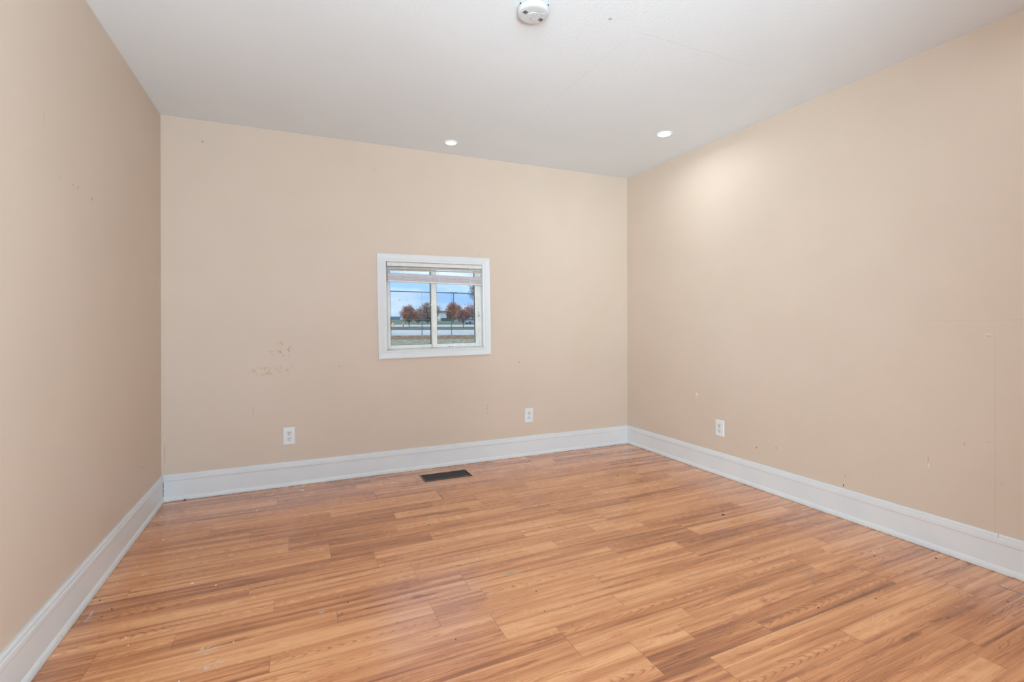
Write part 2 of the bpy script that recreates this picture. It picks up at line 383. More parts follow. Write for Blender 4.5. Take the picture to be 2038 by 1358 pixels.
# ------------------------------------------------------------------ floor
def build_floor():
    W = .08825; Y0 = 1.506; PL = 1.27
    start = {-4: 1.42, -3: 1.24, -2: 1.05, -1: .86, 0: .67, 1: .48, 2: .66, 3: .48, 4: .34, 5: .15, 6: -.035, 7: -.22, 8: .85, 9: .47, 10: .66, 11: .48}
    split = {0: .50, 1: .71, 2: .75, 3: .71, 4: .75, 5: .49, 6: .53, 7: .74, 8: .60, 9: .53, 10: .50, -1: .50, -2: .50, -3: .54, -4: .70}
    rng = random.Random(21)
    vs, fs, info = [], [], []
    xa, xb, ya, yb = -L-.10, R+.10, REAR-.05, D+.10
    k0 = math.floor((ya-Y0)/W); k1 = math.ceil((yb-Y0)/W)
    for k in range(k0, k1):
        pr = k//2; s0 = start.get(pr, rng.uniform(0, PL))
        cuts = []
        x = s0 - 4*PL
        while x < xb+PL:
            cuts.append(x)
            if k % 2 == 0: cuts.append(x + split.get(pr, .6))
            elif rng.random() < .35: cuts.append(x + rng.choice([.22, .98]))
            x += PL
        cuts.sort()
        for a, b in zip(cuts, cuts[1:]):
            x0, x1 = max(a, xa), min(b, xb); y0, y1 = max(Y0+k*W, ya), min(Y0+(k+1)*W, yb)
            if x1-x0 < 1e-4 or y1-y0 < 1e-4: continue
            i = len(vs); vs += [(x0, y0, 0), (x1, y0, 0), (x1, y1, 0), (x0, y1, 0)]; fs.append((i, i+1, i+2, i+3))
            kind = rng.random()
            if kind < .55: ku, ka = rng.choice([-1, 1])*rng.uniform(12, 26), rng.uniform(22, 40)
            else: ku, ka = rng.uniform(.5, 3), rng.uniform(14, 34)
            info.append((a, b, Y0+k*W, rng.uniform(0, 50), rng.uniform(0, 50), rng.betavariate(2, 2), ku, ka))
    nq = len(fs); i = len(vs)
    # the slab under the boards
    z = -.04
    vs += [(xa, ya, 0), (xb, ya, 0), (xb, yb, 0), (xa, yb, 0), (xa, ya, z), (xb, ya, z), (xb, yb, z), (xa, yb, z)]
    fs += [(i+7, i+6, i+5, i+4), (i, i+4, i+5, i+1), (i+1, i+5, i+6, i+2), (i+2, i+6, i+7, i+3), (i+3, i+7, i+4, i)]
    me = bpy.data.meshes.new('floor'); me.from_pydata(vs, [], fs); me.materials.append(M['floor'])
    ug = me.uv_layers.new(name='grain'); ue = me.uv_layers.new(name='ends'); us = me.uv_layers.new(name='sides')
    ca = me.color_attributes.new('strip', 'FLOAT_COLOR', 'CORNER')
    for p in me.polygons:
        for li in p.loop_indices:
            vx, vy, _ = me.vertices[me.loops[li].vertex_index].co
            if p.index < nq:
                a, b, y0, ou, ov, tone, ku, ka = info[p.index]
                ug.data[li].uv = (vx-a+ou, vy-y0+ov); ue.data[li].uv = (vx-a, b-vx); us.data[li].uv = (vy-y0, y0+W-vy)
                ca.data[li].color = (tone, ku, ka, 1)
            else:
                ug.data[li].uv = (vx, vy); ue.data[li].uv = (1, 1); us.data[li].uv = (.04, .04); ca.data[li].color = (.5, 2, 20, 1)
    ob = bpy.data.objects.new('floor', me); C.objects.link(ob); ob['kind'] = 'structure'
    return ob
build_floor()

# ------------------------------------------------------------------ walls and ceiling
def struct(o): o['kind'] = 'structure'; return o
ZB = -.04
def wall_piece(mb, pts, z0=ZB, z1=None):   # pts: four plan corners counter-clockwise
    b = [(x, y, z0) for x, y in pts]
    t = [(x, y, zc(x, y) if z1 is None else z1) for x, y in pts]
    mb.hexa(b, t)
XA, XB = xl(REAR)-T, xr(REAR)+T
mb = MB(); wall_piece(mb, [(xl(REAR)-T, REAR), (xl(REAR), REAR), (xl(D), D), (xl(D)-T, D)]); struct(mb.build('wall_left', M['wall_left']))
mb = MB(); wall_piece(mb, [(xr(REAR), REAR), (xr(REAR)+T, REAR), (xr(D)+T, D), (xr(D), D)]); struct(mb.build('wall_right', M['wall_right']))
WX, WZ = 1.0035, 1.263                    # middle of the window
WHX, WHZ = .410, .352                     # half of the hole in the wall
def holed_wall(name, y0, y1, x0, x1, z0, z1, mat):
    a, b = -L-T, R+T
    mb = MB()
    wall_piece(mb, [(a, y0), (x0, y0), (x0, y1), (a, y1)])
    wall_piece(mb, [(x1, y0), (b, y0), (b, y1), (x1, y1)])
    wall_piece(mb, [(x0, y0), (x1, y0), (x1, y1), (x0, y1)], ZB, z0)
    wall_piece(mb, [(x0, y0), (x1, y0), (x1, y1), (x0, y1)], z1)
    return struct(mb.build(name, mat))
holed_wall('wall_back', D, D+T, WX-WHX, WX+WHX, WZ-WHZ, WZ+WHZ, M['wall_back'])
holed_wall('wall_front', REAR-T, REAR, OPX0, OPX1, OPZ0, OPZ1, M['wall_back'])  # unseen wall; the hole in it is made up for the fill lights
mb = MB()
cs = [(-L-T, REAR-T), (R+T, REAR-T), (R+T, D+T), (-L-T, D+T)]
mb.hexa([(x, y, zc(x, y)) for x, y in cs], [(x, y, zc(x, y)+.18) for x, y in cs])
struct(mb.build('ceiling', M['ceiling']))

# baseboards: one moulded profile, mitred where two meet
PROF = [(0, 0), (.0194, 0), (.0194, .011), (.0182, .018), (.0150, .0255), (.0124, .0285), (.0112, .0300), (.0112, .1255), (.0124, .1262),
        (.0142, .1300), (.0148, .1350), (.0148, .1475), (.0136, .1512), (.0112, .1522), (.0112, .1545), (.0118, .1560), (.0112, .1640), (.0085, .1685), (.0055, HB), (0, HB)]
def baseboard(name, p0, p1, inward, m0, m1):
    d = (Vector(p1)-Vector(p0)).normalized(); iv = Vector(inward)
    k = len(PROF); vs = []
    for base, s, mit in ((Vector(p0), 1, m0), (Vector(p1), -1, m1)):
        for (o_, z) in PROF:
            q = base + iv*o_ + d*(s*o_*mit); vs.append((q.x, q.y, z))
    fs = [(i, (i+1) % k, k+(i+1) % k, k+i) for i in range(k)] + [tuple(range(k-1, -1, -1)), tuple(range(k, 2*k))]
    mb = MB(); mb.add(vs, fs); return struct(mb.build(name, M['base']))
baseboard('baseboard_back', (xl(D), D), (xr(D), D), (0, -1), 1, 1)
baseboard('baseboard_left', (xl(REAR), REAR), (xl(D), D), (1, 0), 0, 1)
baseboard('baseboard_right', (xr(REAR), REAR), (xr(D), D), (-1, 0), 0, 1)
# trim round the made-up, unseen rear opening
mb = MB(); f = .03
for a in ((OPX0, OPX0+f, OPZ0, OPZ1), (OPX1-f, OPX1, OPZ0, OPZ1), (OPX0+f, OPX1-f, OPZ0, OPZ0+f), (OPX0+f, OPX1-f, OPZ1-f, OPZ1)):
    mb.box(a[0], a[1], REAR-T+.01, REAR+.01, a[2], a[3])
struct(mb.build('trim_1', M['trim']))

# ------------------------------------------------------------------ window (hung a touch out of level)
TILT = -0.0165
win = empty('window_1', (WX, D, WZ), (0, TILT, 0)); win['kind'] = 'structure'
# casing: moulded profile swept round the opening with mitres; (distance out from the inner edge, depth into the room)
CP = [(0, 0), (0, .011), (.004, .0125), (.010, .0125), (.0125, .0095), (.018, .0095), (.022, .0125), (.040, .0155), (.046, .0165), (.050, .0185), (.0565, .0185), (.0565, 0)]
IX, IZ = .393, .337
mb = MB(); k = len(CP)
for (sx, sz) in ((-1, -1), (1, -1), (1, 1), (-1, 1)):
    mb.v += [(sx*(IX+a), -b, sz*(IZ+a)) for a, b in CP]
for c_ in range(4):
    n_ = (c_+1) % 4
    for i in range(k): mb.f.append([c_*k+i, c_*k+(i+1) % k, n_*k+(i+1) % k, n_*k+i]); mb.m.append(0)
mb.build('casing', M['trim'], win)
# jamb liner
mb = MB(); j = .014
mb.box(-IX-j, -IX, .0, .15, -IZ-j, IZ+j); mb.box(IX, IX+j, .0, .15, -IZ-j, IZ+j)
mb.box(-IX, IX, .0, .15, -IZ-j, -IZ); mb.box(-IX, IX, .0, .15, IZ, IZ+j)
mb.build('jamb_liner', M['trim'], win)
mb = MB(); mb.box(-IX, -IX+.0090, -.0125, .0030, -IZ, IZ); mb.box(IX-.0060, IX, -.0125, .0030, -IZ, IZ); mb.build('stop_bead', M['trim'], win, bevel=.002)
# outer frame track
mb = MB()
mb.box(-IX, -IX+.010, .055, .135, -IZ, IZ); mb.box(IX-.010, IX, .055, .135, -IZ, IZ)
mb.box(-IX+.010, IX-.010, .055, .135, -IZ, -IZ+.008); mb.box(-IX+.010, IX-.010, .055, .135, IZ-.02, IZ)
mb.build('frame_track', M['sash'], win)
def sash(name, x0, x1, y0, y1, wl, wr, wb, wtp, z0, z1):
    mb = MB()
    mb.box(x0, x0+wl, y0, y1, z0, z1); mb.box(x1-wr, x1, y0, y1, z0, z1)
    mb.box(x0+wl, x1-wr, y0, y1, z0, z0+wb); mb.box(x0+wl, x1-wr, y0, y1, z1-wtp, z1)
    s_ = mb.build(name, M['sash'], win, bevel=.0025)
    g0, g1, h0, h1 = x0+wl, x1-wr, z0+wb, z1-wtp
    ym = (y0+y1)/2
    mb = MB(); mb.box(g0, g1, ym-.002, ym+.002, h0, h1); mb.build('pane', M['glass'], s_)
    q = .004; gk = MB(); gy0, gy1 = y0+.003, ym-.003
    gk.box(g0, g0+.0015, gy0, gy1, h0, h1); gk.box(g1-q, g1, gy0, gy1, h0, h1)
    gk.box(g0+.0015, g1-q, gy0, gy1, h0, h0+.0022); gk.box(g0+.0015, g1-q, gy0, gy1, h1-.002, h1)
    gk.build('gasket', M['gasket'], s_)
    return s_
def wx(x): return x-WX
sash('fixed_sash', -IX+.010, wx(1.020), .098, .128, wx(.665)+IX-.010, .034, .030, .022, -IZ+.008, IZ-.02)
sl = sash('sliding_sash', wx(.9845), IX-.0005, .062, .092, .0400, .0480, .0300, .022, -IZ+.010, IZ-.02)
mb = MB(); mb.box(wx(.9795), wx(.9855), .058, .072, .000, .032); mb.box(wx(.974), wx(.980), .056, .066, .008, .022); mb.build('latch', M['plastic'], sl, bevel=.0015)
# chipped spots in the paint of the sliding sash
mb = MB()
def chip(xc, zc_, w, h, rz=0):
    a, b = w/2, h/2; ca, sa = math.cos(rz), math.sin(rz)
    pts = [(-a, -b*.6), (-a*.2, -b), (a, -b*.3), (a*.7, b*.8), (-a*.3, b)]
    q = [(xc+x*ca-z*sa, zc_+x*sa+z*ca) for x, z in pts]; m_ = len(q)
    mb.add([(x, .0618, z) for x, z in q]+[(x, .063, z) for x, z in q], [tuple(range(m_)), tuple(range(2*m_-1, m_-1, -1))]+[(i, i+m_, (i+1) % m_+m_, (i+1) % m_) for i in range(m_)])
for a in ((.372, -.015, .008, .004), (.376, -.05, .003, .03, .15), (.3765, -.075, .008, .016), (.12, -.322, .018, .005, .1), (.145, -.3215, .010, .007), (.385, -.16, .004, .004), (.384, -.20, .003, .005)):
    chip(*a)
mb.build('paint_chips', M['gasket'], sl)

# ------------------------------------------------------------------ blind, drawn up
bl = empty('window_blind', (WX+.004, D, WZ+IZ-.001), (0, TILT, 0))
tag(bl, 'cream venetian blind drawn up under the head of the small window', 'blind')
BW = .3835
mb = MB(); mb.box(-BW, BW, .004, .030, -.030, 0); mb.build('headrail', M['blind'], bl, bevel=.002)
def slat_mb(mb, z0, z1, tilt, y=.017, hw=.0115, n=6, th=.0007, w=BW-.004):
    # a cambered slat: z0 at the left end, z1 at the right end
    vs = []
    for (x, zz) in ((-w, z0), (w, z1)):
        for sgn in (1, -1):
            for i in range(n+1):
                t = -1+2*i/n; c_ = .0022*(1-t*t)
                yy = y + hw*t*math.cos(tilt); z_ = zz + hw*t*math.sin(tilt) + c_ + sgn*th/2
                vs.append((x, yy, z_))
    q = n+1; fs = []
    for i in range(n):
        fs += [(i, i+1, 2*q+i+1, 2*q+i), (q+i, 3*q+i, 3*q+i+1, q+i+1)]
    fs += [(0, 2*q, 3*q, q), (n, q+n, 3*q+n, 2*q+n)]
    fs += [tuple([*range(0, q)]+[*range(2*q-1, q-1, -1)]), tuple([*range(2*q, 3*q)][::-1]+[*range(3*q, 4*q)])]
    mb.add(vs, fs)
for (a, b, t) in ((-.0445, -.0420, -.55), (-.0600, -.0575, -.35)):
    mb = MB(); slat_mb(mb, a, b, t); mb.build('slat', M['blind'], bl)
mb = MB()
for i in range(11):
    f_ = i/10; slat_mb(mb, -.086-.0490*f_, -.1005-.0505*f_, random.uniform(-.14, .02), y=.017+random.uniform(-.0012, .0012), th=.0036)
mb.build('slat_stack', M['blind_dusk'], bl)
mb = MB(); w = BW-.004; zl, zr, hh = -.137, -.153, .0115
mb.hexa([(-w, .006, zl-hh), (w, .006, zr-hh), (w, .029, zr-hh), (-w, .029, zl-hh)], [(-w, .006, zl), (w, .006, zr), (w, .029, zr), (-w, .029, zl)])
mb.build('bottom_rail', M['blind'], bl, bevel=.002)
for x in (-.250, .0145, .280):
    dz = -.0208*(x+BW)/(2*BW)*.8
    mb = MB()
    for dx, y in ((-.003, .0035), (.004, .0030)):
        mb.tube((x+dx, y, -.030), (x+dx*1.5, y-.001, -.092+dz), .0010, n=6)
    mb.tube((x-.0015, .0032, -.060), (x-.004, .0020, -.138+dz), .0016, n=6)
    c_ = mb.build('ladder_cord', M['cord'], bl)
    mb = MB()
    for (ox, oz, r) in ((-.002, -.098, .006), (.006, -.106, .0055), (-.004, -.118, .0055), (.002, -.127, .006), (.009, -.099, .0035)):
        mb.lathe([(r*.5, -r*.85), (r*.9, -r*.4), (r, 0), (r*.9, r*.4), (r*.5, r*.85)], n=10, c=(x+ox, -.001, oz+dz))
    mb.build('cord_knot', M['cord'], c_, smooth=True)

# ------------------------------------------------------------------ outlets
def make_outlet():
    root = empty('wall_outlet', (0, 0, 0))
    # built facing -Y, back at y = 0
    w, h, t = .0385, .0605, .0062; b = .004
    mb = MB()
    o1 = [(-w, 0, -h), (w, 0, -h), (w, 0, h), (-w, 0, h)]
    o2 = [(-w, -t+.003, -h), (w, -t+.003, -h), (w, -t+.003, h), (-w, -t+.003, h)]
    o3 = [(-w+b, -t, -h+b), (w-b, -t, -h+b), (w-b, -t, h-b), (-w+b, -t, h-b)]
    mb.v = o1+o2+o3
    mb.f = [[3, 2, 1, 0], [8, 9, 10, 11]] + [[i, (i+1) % 4, 4+(i+1) % 4, 4+i] for i in range(4)] + [[4+i, 4+(i+1) % 4, 8+(i+1) % 4, 8+i] for i in range(4)]
    mb.m = [0]*len(mb.f)
    mb.build('cover_plate', M['plastic'], root, bevel=.0012)
    for s in (1, -1):
        zc_ = .0196*s; r = .0168; pts = []
        for i in range(32):
            a = 2*math.pi*i/32; pts.append((r*math.cos(a), max(-.0135, min(.0135, r*math.sin(a)))+zc_))
        mb = MB(); m_ = 32
        mb.add([(x, -t+.001, z) for x, z in pts]+[(x, -t-.0016, z) for x, z in pts], [tuple(range(m_)), tuple(range(2*m_-1, m_-1, -1))]+[(i, i+m_, (i+1) % m_+m_, (i+1) % m_) for i in range(m_)])
        rc = mb.build('receptacle', M['plastic_grey'], root)
        rc2 = MB(); r2 = .0148; pts = [(r2*math.cos(2*math.pi*i/32), max(-.0118, min(.0118, r2*math.sin(2*math.pi*i/32)))+zc_) for i in range(32)]
        rc2.add([(x, -t-.001, z) for x, z in pts]+[(x, -t-.0024, z) for x, z in pts], [tuple(range(m_)), tuple(range(2*m_-1, m_-1, -1))]+[(i, i+m_, (i+1) % m_+m_, (i+1) % m_) for i in range(m_)])
        rc2.build('receptacle_face', M['plastic'] if s < 0 else M['plastic_cream'], rc)
        for x, hh in ((-.0062, .0044), (.0062, .0036)):
            mb = MB(); mb.box(x-.0015, x+.0015, -t-.0030, -t-.0010, zc_+.0035-hh, zc_+.0035+hh); mb.build('slot', M['slot'], rc)
        mb = MB(); mb.tube((0, -t-.0010, zc_-.0075), (0, -t-.0030, zc_-.0075), .0030, n=14); mb.build('ground_hole', M['slot'], rc)
    mb = MB(); mb.tube((0, -t+.001, 0), (0, -t-.0012, 0), .003, n=16); sw = mb.build('screw', M['screw'], root)
    mb = MB(); mb.box(-.0026, .0026, -t-.0016, -t-.0010, -.0004, .0004); mb.build('screw_slot', M['slot'], sw)
    return root
o1 = make_outlet(); o1.location = (-.044, D, .347)
tag(o1, 'white duplex outlet on the window wall, left of the window above the baseboard', 'outlet', 'duplex outlets low on the walls')
o2 = copy_tree(o1); o2.location = (1.813, D, .344); o2.rotation_euler = (0, .02, 0)
tag(o2, 'white duplex outlet on the window wall, right of the window near the corner', 'outlet')
o3 = copy_tree(o1); o3.location = (xr(2.549), 2.549, .347); o3.rotation_euler = (0, 0, -math.pi/2)
tag(o3, 'white duplex outlet on the right-hand wall, below the white patch mark', 'outlet')

# ------------------------------------------------------------------ floor register
rg = empty('floor_register', (1.007, 3.389, 0))
tag(rg, 'dark brown metal floor register with narrow louvers by the baseboard under the window', 'floor vent')
HXr, HYr, ix, iy = .179, .080, .167, .066
mb = MB(); k = 4
rings = [(HXr, HYr, .0), (HXr-.002, HYr-.002, .0030), (ix+.005, iy+.005, .0058), (ix, iy, .0058), (ix, iy, .0006)]
for a, b, z in rings: mb.v += [(-a, -b, z), (a, -b, z), (a, b, z), (-a, b, z)]
for i in range(len(rings)-1):
    for q in range(4): mb.f.append([i*4+q, i*4+(q+1) % 4, (i+1)*4+(q+1) % 4, (i+1)*4+q]); mb.m.append(0)
mb.build('frame', M['register_rim'], rg)
mb = MB(); mb.box(-ix-.001, ix+.001, -iy-.001, iy+.001, .0004, .0010); mb.build('duct_shade_sheet', M['dark'], rg)  # flat near-black sheet standing in for the shade down the duct
mb = MB(); N = 32
for i in range(N):
    x = -ix+.011+(2*ix-.022)*i/(N-1)
    mb.hexa([(x-.0030, -iy, .0016), (x-.0016, -iy, .0016), (x-.0016, iy, .0016), (x-.0030, iy, .0016)], [(x+.0008, -iy, .0058), (x+.0026, -iy, .0058), (x+.0026, iy, .0058), (x+.0008, iy, .0058)])
mb.build('louvers', M['register'], rg)
mb = MB(); mb.box(ix-.010, ix-.007, -.022, .012, .0030, .0085); mb.build('damper_lever', M['dark'], rg)

# ------------------------------------------------------------------ recessed lamps
def downlight(x, y, lit, rr):
    z = zc(x, y); root = empty('recessed_light', (x, y, z), (math.atan(-.0211)*-1, -math.atan(.0665/(L+R)), 0))
    mb = MB(); n_ = 48
    prof = [(rr, .0), (rr, -.0022), (rr-.004, -.0048), (rr-.011, -.0052), (rr-.014, -.0040), (rr-.014, .0)]
    vs = []
    for r_, z_ in prof:
        for q in range(n_): vs.append((r_*math.cos(2*math.pi*q/n_), r_*math.sin(2*math.pi*q/n_), z_))
    fs = [(i*n_+q, i*n_+(q+1) % n_, (i+1)*n_+(q+1) % n_, (i+1)*n_+q) for i in range(len(prof)-1) for q in range(n_)]
    mb.add(vs, fs); mb.build('trim_ring', M['lens_off'], root, smooth=True)
    mb = MB(); mb.lathe([(rr-.0145, -.0008), (rr-.0145, -.0030), (rr-.020, -.0038), (.004, -.0042)], n=48)
    mb.build('lens', M['lens_on'] if lit else M['lens_brightened'], root)
    if lit:
        a = area('lamp_glow', (x, y, z-.010), (0, 0, 0), 2*(rr-.015), 0, LAMP_W*lit, (.82, .92, 1.0), 'DISK', math.radians(170))
    return root
d1 = downlight(2.403, 2.632, 1.0, .058)
tag(d1, 'round recessed ceiling light that is switched on, near the right-hand wall', 'ceiling light', 'round recessed ceiling lights')
d2 = downlight(1.050, 3.385, 0, .055)
tag(d2, 'round white recessed ceiling light with emission added to whiten its lens, close above the window wall', 'ceiling light', 'round recessed ceiling lights')
d3 = downlight(2.40, .70, .42, .058)
tag(d3, 'round recessed ceiling light that is switched on, nearest the viewer beyond the picture edge', 'ceiling light', 'round recessed ceiling lights')

# ------------------------------------------------------------------ smoke detector
sx_, sy_ = .907, 1.765; sz_ = zc(sx_, sy_)
sd = empty('smoke_detector', (sx_, sy_, sz_), (.0211, 0, math.radians(-14)))
tag(sd, 'round white smoke detector on the ceiling with small black slits', 'smoke detector')
mb = MB(); mb.lathe([(.050, .0), (.064, -.0005), (.064, -.0065), (.0585, -.008), (.0585, -.011)], n=64); mb.build('mounting_base', M['plastic_grey'], sd, smooth=False)
mb = MB(); mb.lathe([(.050, -.010), (.0655, -.0105), (.0668, -.0125), (.0668, -.0165), (.0650, -.0175), (.0650, -.0185), (.0660, -.0195), (.0650, -.0270), (.0625, -.0310), (.0560, -.0330), (.0400, -.0340), (.003, -.0345)], n=64)
body = mb.build('body', M['detector'], sd)
mb = MB(); mb.lathe([(.0230, -.0335), (.0230, -.0360), (.0215, -.0367), (.0205, -.0360), (.003, -.0360)], n=40); bt = mb.build('test_button', M['detector'], sd)
mb = MB(); mb.lathe([(.0105, -.0355), (.0105, -.0366), (.0090, -.0366), (.002, -.0364)], n=32); mb.build('button_centre', M['plastic_grey'], bt)
for (cx_, cy_) in ((-.037, -.016), (.036, .020)):
    for q in (-1, 0, 1):
        mb = MB(); d_ = Vector((.50, -.87, 0)).normalized(); nrm = Vector((d_.y, -d_.x, 0)); c_ = Vector((cx_, cy_, 0))+nrm*(.0062*q)
        hl = .0085; hw = .0014
        b_ = [c_-d_*hl-nrm*hw, c_+d_*hl-nrm*hw, c_+d_*hl+nrm*hw, c_-d_*hl+nrm*hw]
        mb.hexa([(v_.x, v_.y, -.0352) for v_ in b_], [(v_.x, v_.y, -.0300) for v_ in b_]); mb.build('sound_slit', M['slot'], sd)
for (x, y) in ((.010, -.0170), (-.006, .0185)):
    mb = MB(); mb.tube((x, y, -.034), (x, y, -.0372), .0018, n=12); mb.build('indicator_hole', M['slot'], sd)
mb = MB(); mb.hexa([(.030, -.022, -.0352), (.047, -.020, -.0345), (.047, -.010, -.0345), (.030, -.012, -.0352)], [(.030, -.022, -.031), (.047, -.020, -.031), (.047, -.010, -.031), (.030, -.012, -.031)])
mb.build('raised_label', M['plastic_grey'], sd)
for a in (math.radians(205), math.radians(-35)):
    mb = MB(); c_, s_ = math.cos(a), math.sin(a); x, y = .066*c_, .066*s_
    mb.box(x-.0022, x+.0022, y-.0022, y+.0022, -.0105, -.0055); mb.build('release_notch', M['slot'], sd)

# ------------------------------------------------------------------ crumbs on the floor
rng = random.Random(5)
def flecks(name, pts, mat):
    mb = MB()
    for (px, py, size) in pts:
        size *= 1.25
        d = ray(px, py); t = -CAM_H/d.z; p = Vector((0, 0, CAM_H))+d*t
        n_ = 6; rot = rng.uniform(0, 6); h = size*.35
        ring = [(p.x+size*rng.uniform(.6, 1.1)*math.cos(rot+6.283*i/n_), p.y+size*.8*rng.uniform(.6, 1.1)*math.sin(rot+6.283*i/n_)) for i in range(n_)]
        mb.add([(x, y, 0) for x, y in ring]+[(p.x+(x-p.x)*.6, p.y+(y-p.y)*.6, h) for x, y in ring], [tuple(range(n_, 2*n_)), tuple(range(n_-1, -1, -1))]+[(i, (i+1) % n_, n_+(i+1) % n_, n_+i) for i in range(n_)])
    return mb.build(name, mat)
c1 = lambda u, v: (340+u/2.9114, 960+v/2.9114); c4 = lambda u, v: (u/3.7925, 1000+v/3.7925); c3 = lambda u, v: (1400+u/3.1944, 1000+v/3.1944)
c2 = lambda u, v: (1000+u/2.7271, 860+v/2.7271)
wh = [(*c1(124, 587), .005), (*c1(260, 599), .005), (*c1(762, 48), .009), (*c1(497, 163), .007), (*c1(850, 120), .003), (*c1(985, 665), .0025), (*c1(363, 927), .0025), (*c1(470, 912), .002),
      (*c4(1452, 612), .004), (*c4(1230, 665), .0025), (*c4(950, 1022), .0025), (*c4(968, 1080), .0025), (*c4(1352, 1352), .0025), (*c4(1310, 323), .0025), (*c4(1038, 480), .003), (*c4(1215, 110), .006), (*c4(1232, 285), .005),
      (*c3(838, 565), .002), (*c3(1636, 423), .003), (*c3(1673, 730), .0015), (*c2(985, 800), .0025), (*c4(928, 922), .002), (*c4(885, 612), .0025)]
bk = [(*c1(1028, 698), .0035), (*c1(993, 764), .0028), (*c1(1312, 814), .0026), (*c1(1537, 896), .0022), (*c1(1650, 912), .003), (*c1(866, 212), .003), (*c1(192, 532), .0028), (*c1(1330, 516), .0024), (*c1(1493, 246), .004), (*c1(818, 95), .003),
      (*c3(1088, 342), .0045), (*c3(1478, 357), .006), (*c3(1017, 578), .0028), (*c3(730, 671), .0045), (*c3(1097, 614), .0036), (*c3(1627, 583), .0026), (*c3(870, 380), .003), (*c3(980, 370), .003), (*c3(290, 687), .002), (*c3(1430, 438), .003), (*c3(1935, 632), .004),
      (*c3(125, 80), .007), (*c3(670, 72), .003), (*c3(472, 92), .003), (*c2(1200, 450), .006), (*c2(1447, 362), .004), (*c2(1530, 330), .003), (*c2(183, 866), .003), (*c2(228, 973), .0028), (*c2(380, 1051), .0024), (*c2(625, 241), .005), (*c2(585, 283), .003),
      (*c2(802, 1073), .002), (*c2(1370, 935), .0022), (*c4(755, 741), .004), (*c4(768, 862), .003), (*c4(842, 806), .003), (*c2(1565, 362), .005), (*c2(1665, 405), .006), (*c2(1320, 290), .004)]
tag(flecks('paint_flecks', wh, M['plastic']), 'white paint flecks scattered over the wood floor, mostly at the left', 'debris', kind='stuff')
tag(flecks('dirt_crumbs', bk, M['dark']), 'dark dirt crumbs scattered over the wood floor', 'debris', kind='stuff')
M['magenta'] = simple('magenta_plastic', (.45, .03, .30), .4)
mb = MB(); mb.lathe([(.002, .0), (.0052, .0015), (.0055, .004), (.0035, .0075), (.001, .0085)], n=10, c=(0, 0, 0)); bead = mb.build('bead', M['magenta']); bead.location = (-.645, D-.0265, 0)
tag(bead, 'tiny magenta bead at the foot of the baseboard in the left corner', 'bead')

# ------------------------------------------------------------------ outdoors
prof = [(D+T+.05, -.35), (40, atw(700, 1175, 40).z)]
for Y, vv in ((51, 1095), (56.5, 1050), (75, 984), (76, 981), (94, 948), (112, 925), (140, 902), (170, 884)):
    prof.append((Y, atw(720, vv, Y).z))
prof += [(260, prof[-1][1]+2.2), (600, prof[-1][1]+3.0)]
def tz(Y):
    for (a, za), (b, zb) in zip(prof, prof[1:]):
        if Y <= b: return za+(zb-za)*(Y-a)/(b-a)
    return prof[-1][1]
def ground_mat(name, a, b, scale, c_=None):
    n = Nt(name); o = n.tc.outputs['Object']; z = n.noise(o, scale, 6, .7)
    stops = [(.38, a), (.62, b)] + ([(.70, c_)] if c_ else [])
    n.link(n.ramp(z, stops), n.p.inputs['Base Color']); n.p.inputs['Roughness'].default_value = .9; n.p.inputs['Specular IOR Level'].default_value = .1
    return n.mat
M['grass'] = ground_mat('lawn_grass', (.13, .13, .08), (.42, .40, .30), 2.6)
M['leaves'] = ground_mat('fallen_leaves', (.07, .045, .03), (.40, .27, .17), 3.0)
M['asphalt'] = ground_mat('pale_asphalt', (.44, .44, .42), (.66, .655, .62), .7)
M['verge'] = ground_mat('dry_verge', (.10, .09, .06), (.26, .235, .17), .5)
M['field'] = ground_mat('far_grass', (.12, .15, .09), (.22, .24, .15), .25)
def strip(name, ya, yb, mat, lift=0.0, xa=None, xb=None):
    ys = [ya]+[p[0] for p in prof if ya < p[0] < yb]+[yb]; mb = MB()
    for y0, y1 in zip(ys, ys[1:]):
        xs = [(-.25, .9) if xa is None else (xa, xb)][0]
        q = [(xs[0]*y0-8, y0), (xs[1]*y0+8, y0), (xs[1]*y1+8, y1), (xs[0]*y1-8, y1)]
        mb.hexa([(x, y, tz(y)-.4) for x, y in q], [(x, y, tz(y)+lift) for x, y in q])
    return mb.build(name, mat)
struct(strip('ground', D+T+.05, 51, M['grass']))
tag(strip('leaf_litter', 51, 56.8, M['leaves']), 'band of brown fallen leaves along the foot of the wire fence', 'leaves', kind='stuff')
struct(strip('parking_lot', 56.8, 75, M['asphalt']))
M['kerb'] = simple('dark_kerb', (.10, .10, .10), .9)
tag(strip('kerb', 75, 75.9, M['kerb'], .10, .225, .9), 'dark kerb edging the pale parking lot, beyond the wire fence', 'kerb')
mbv = strip('verge', 75.9, 94, M['verge']); struct(mbv)
struct(strip('road', 94, 112, M['asphalt']))
struct(strip('field', 112, 600, M['field']))

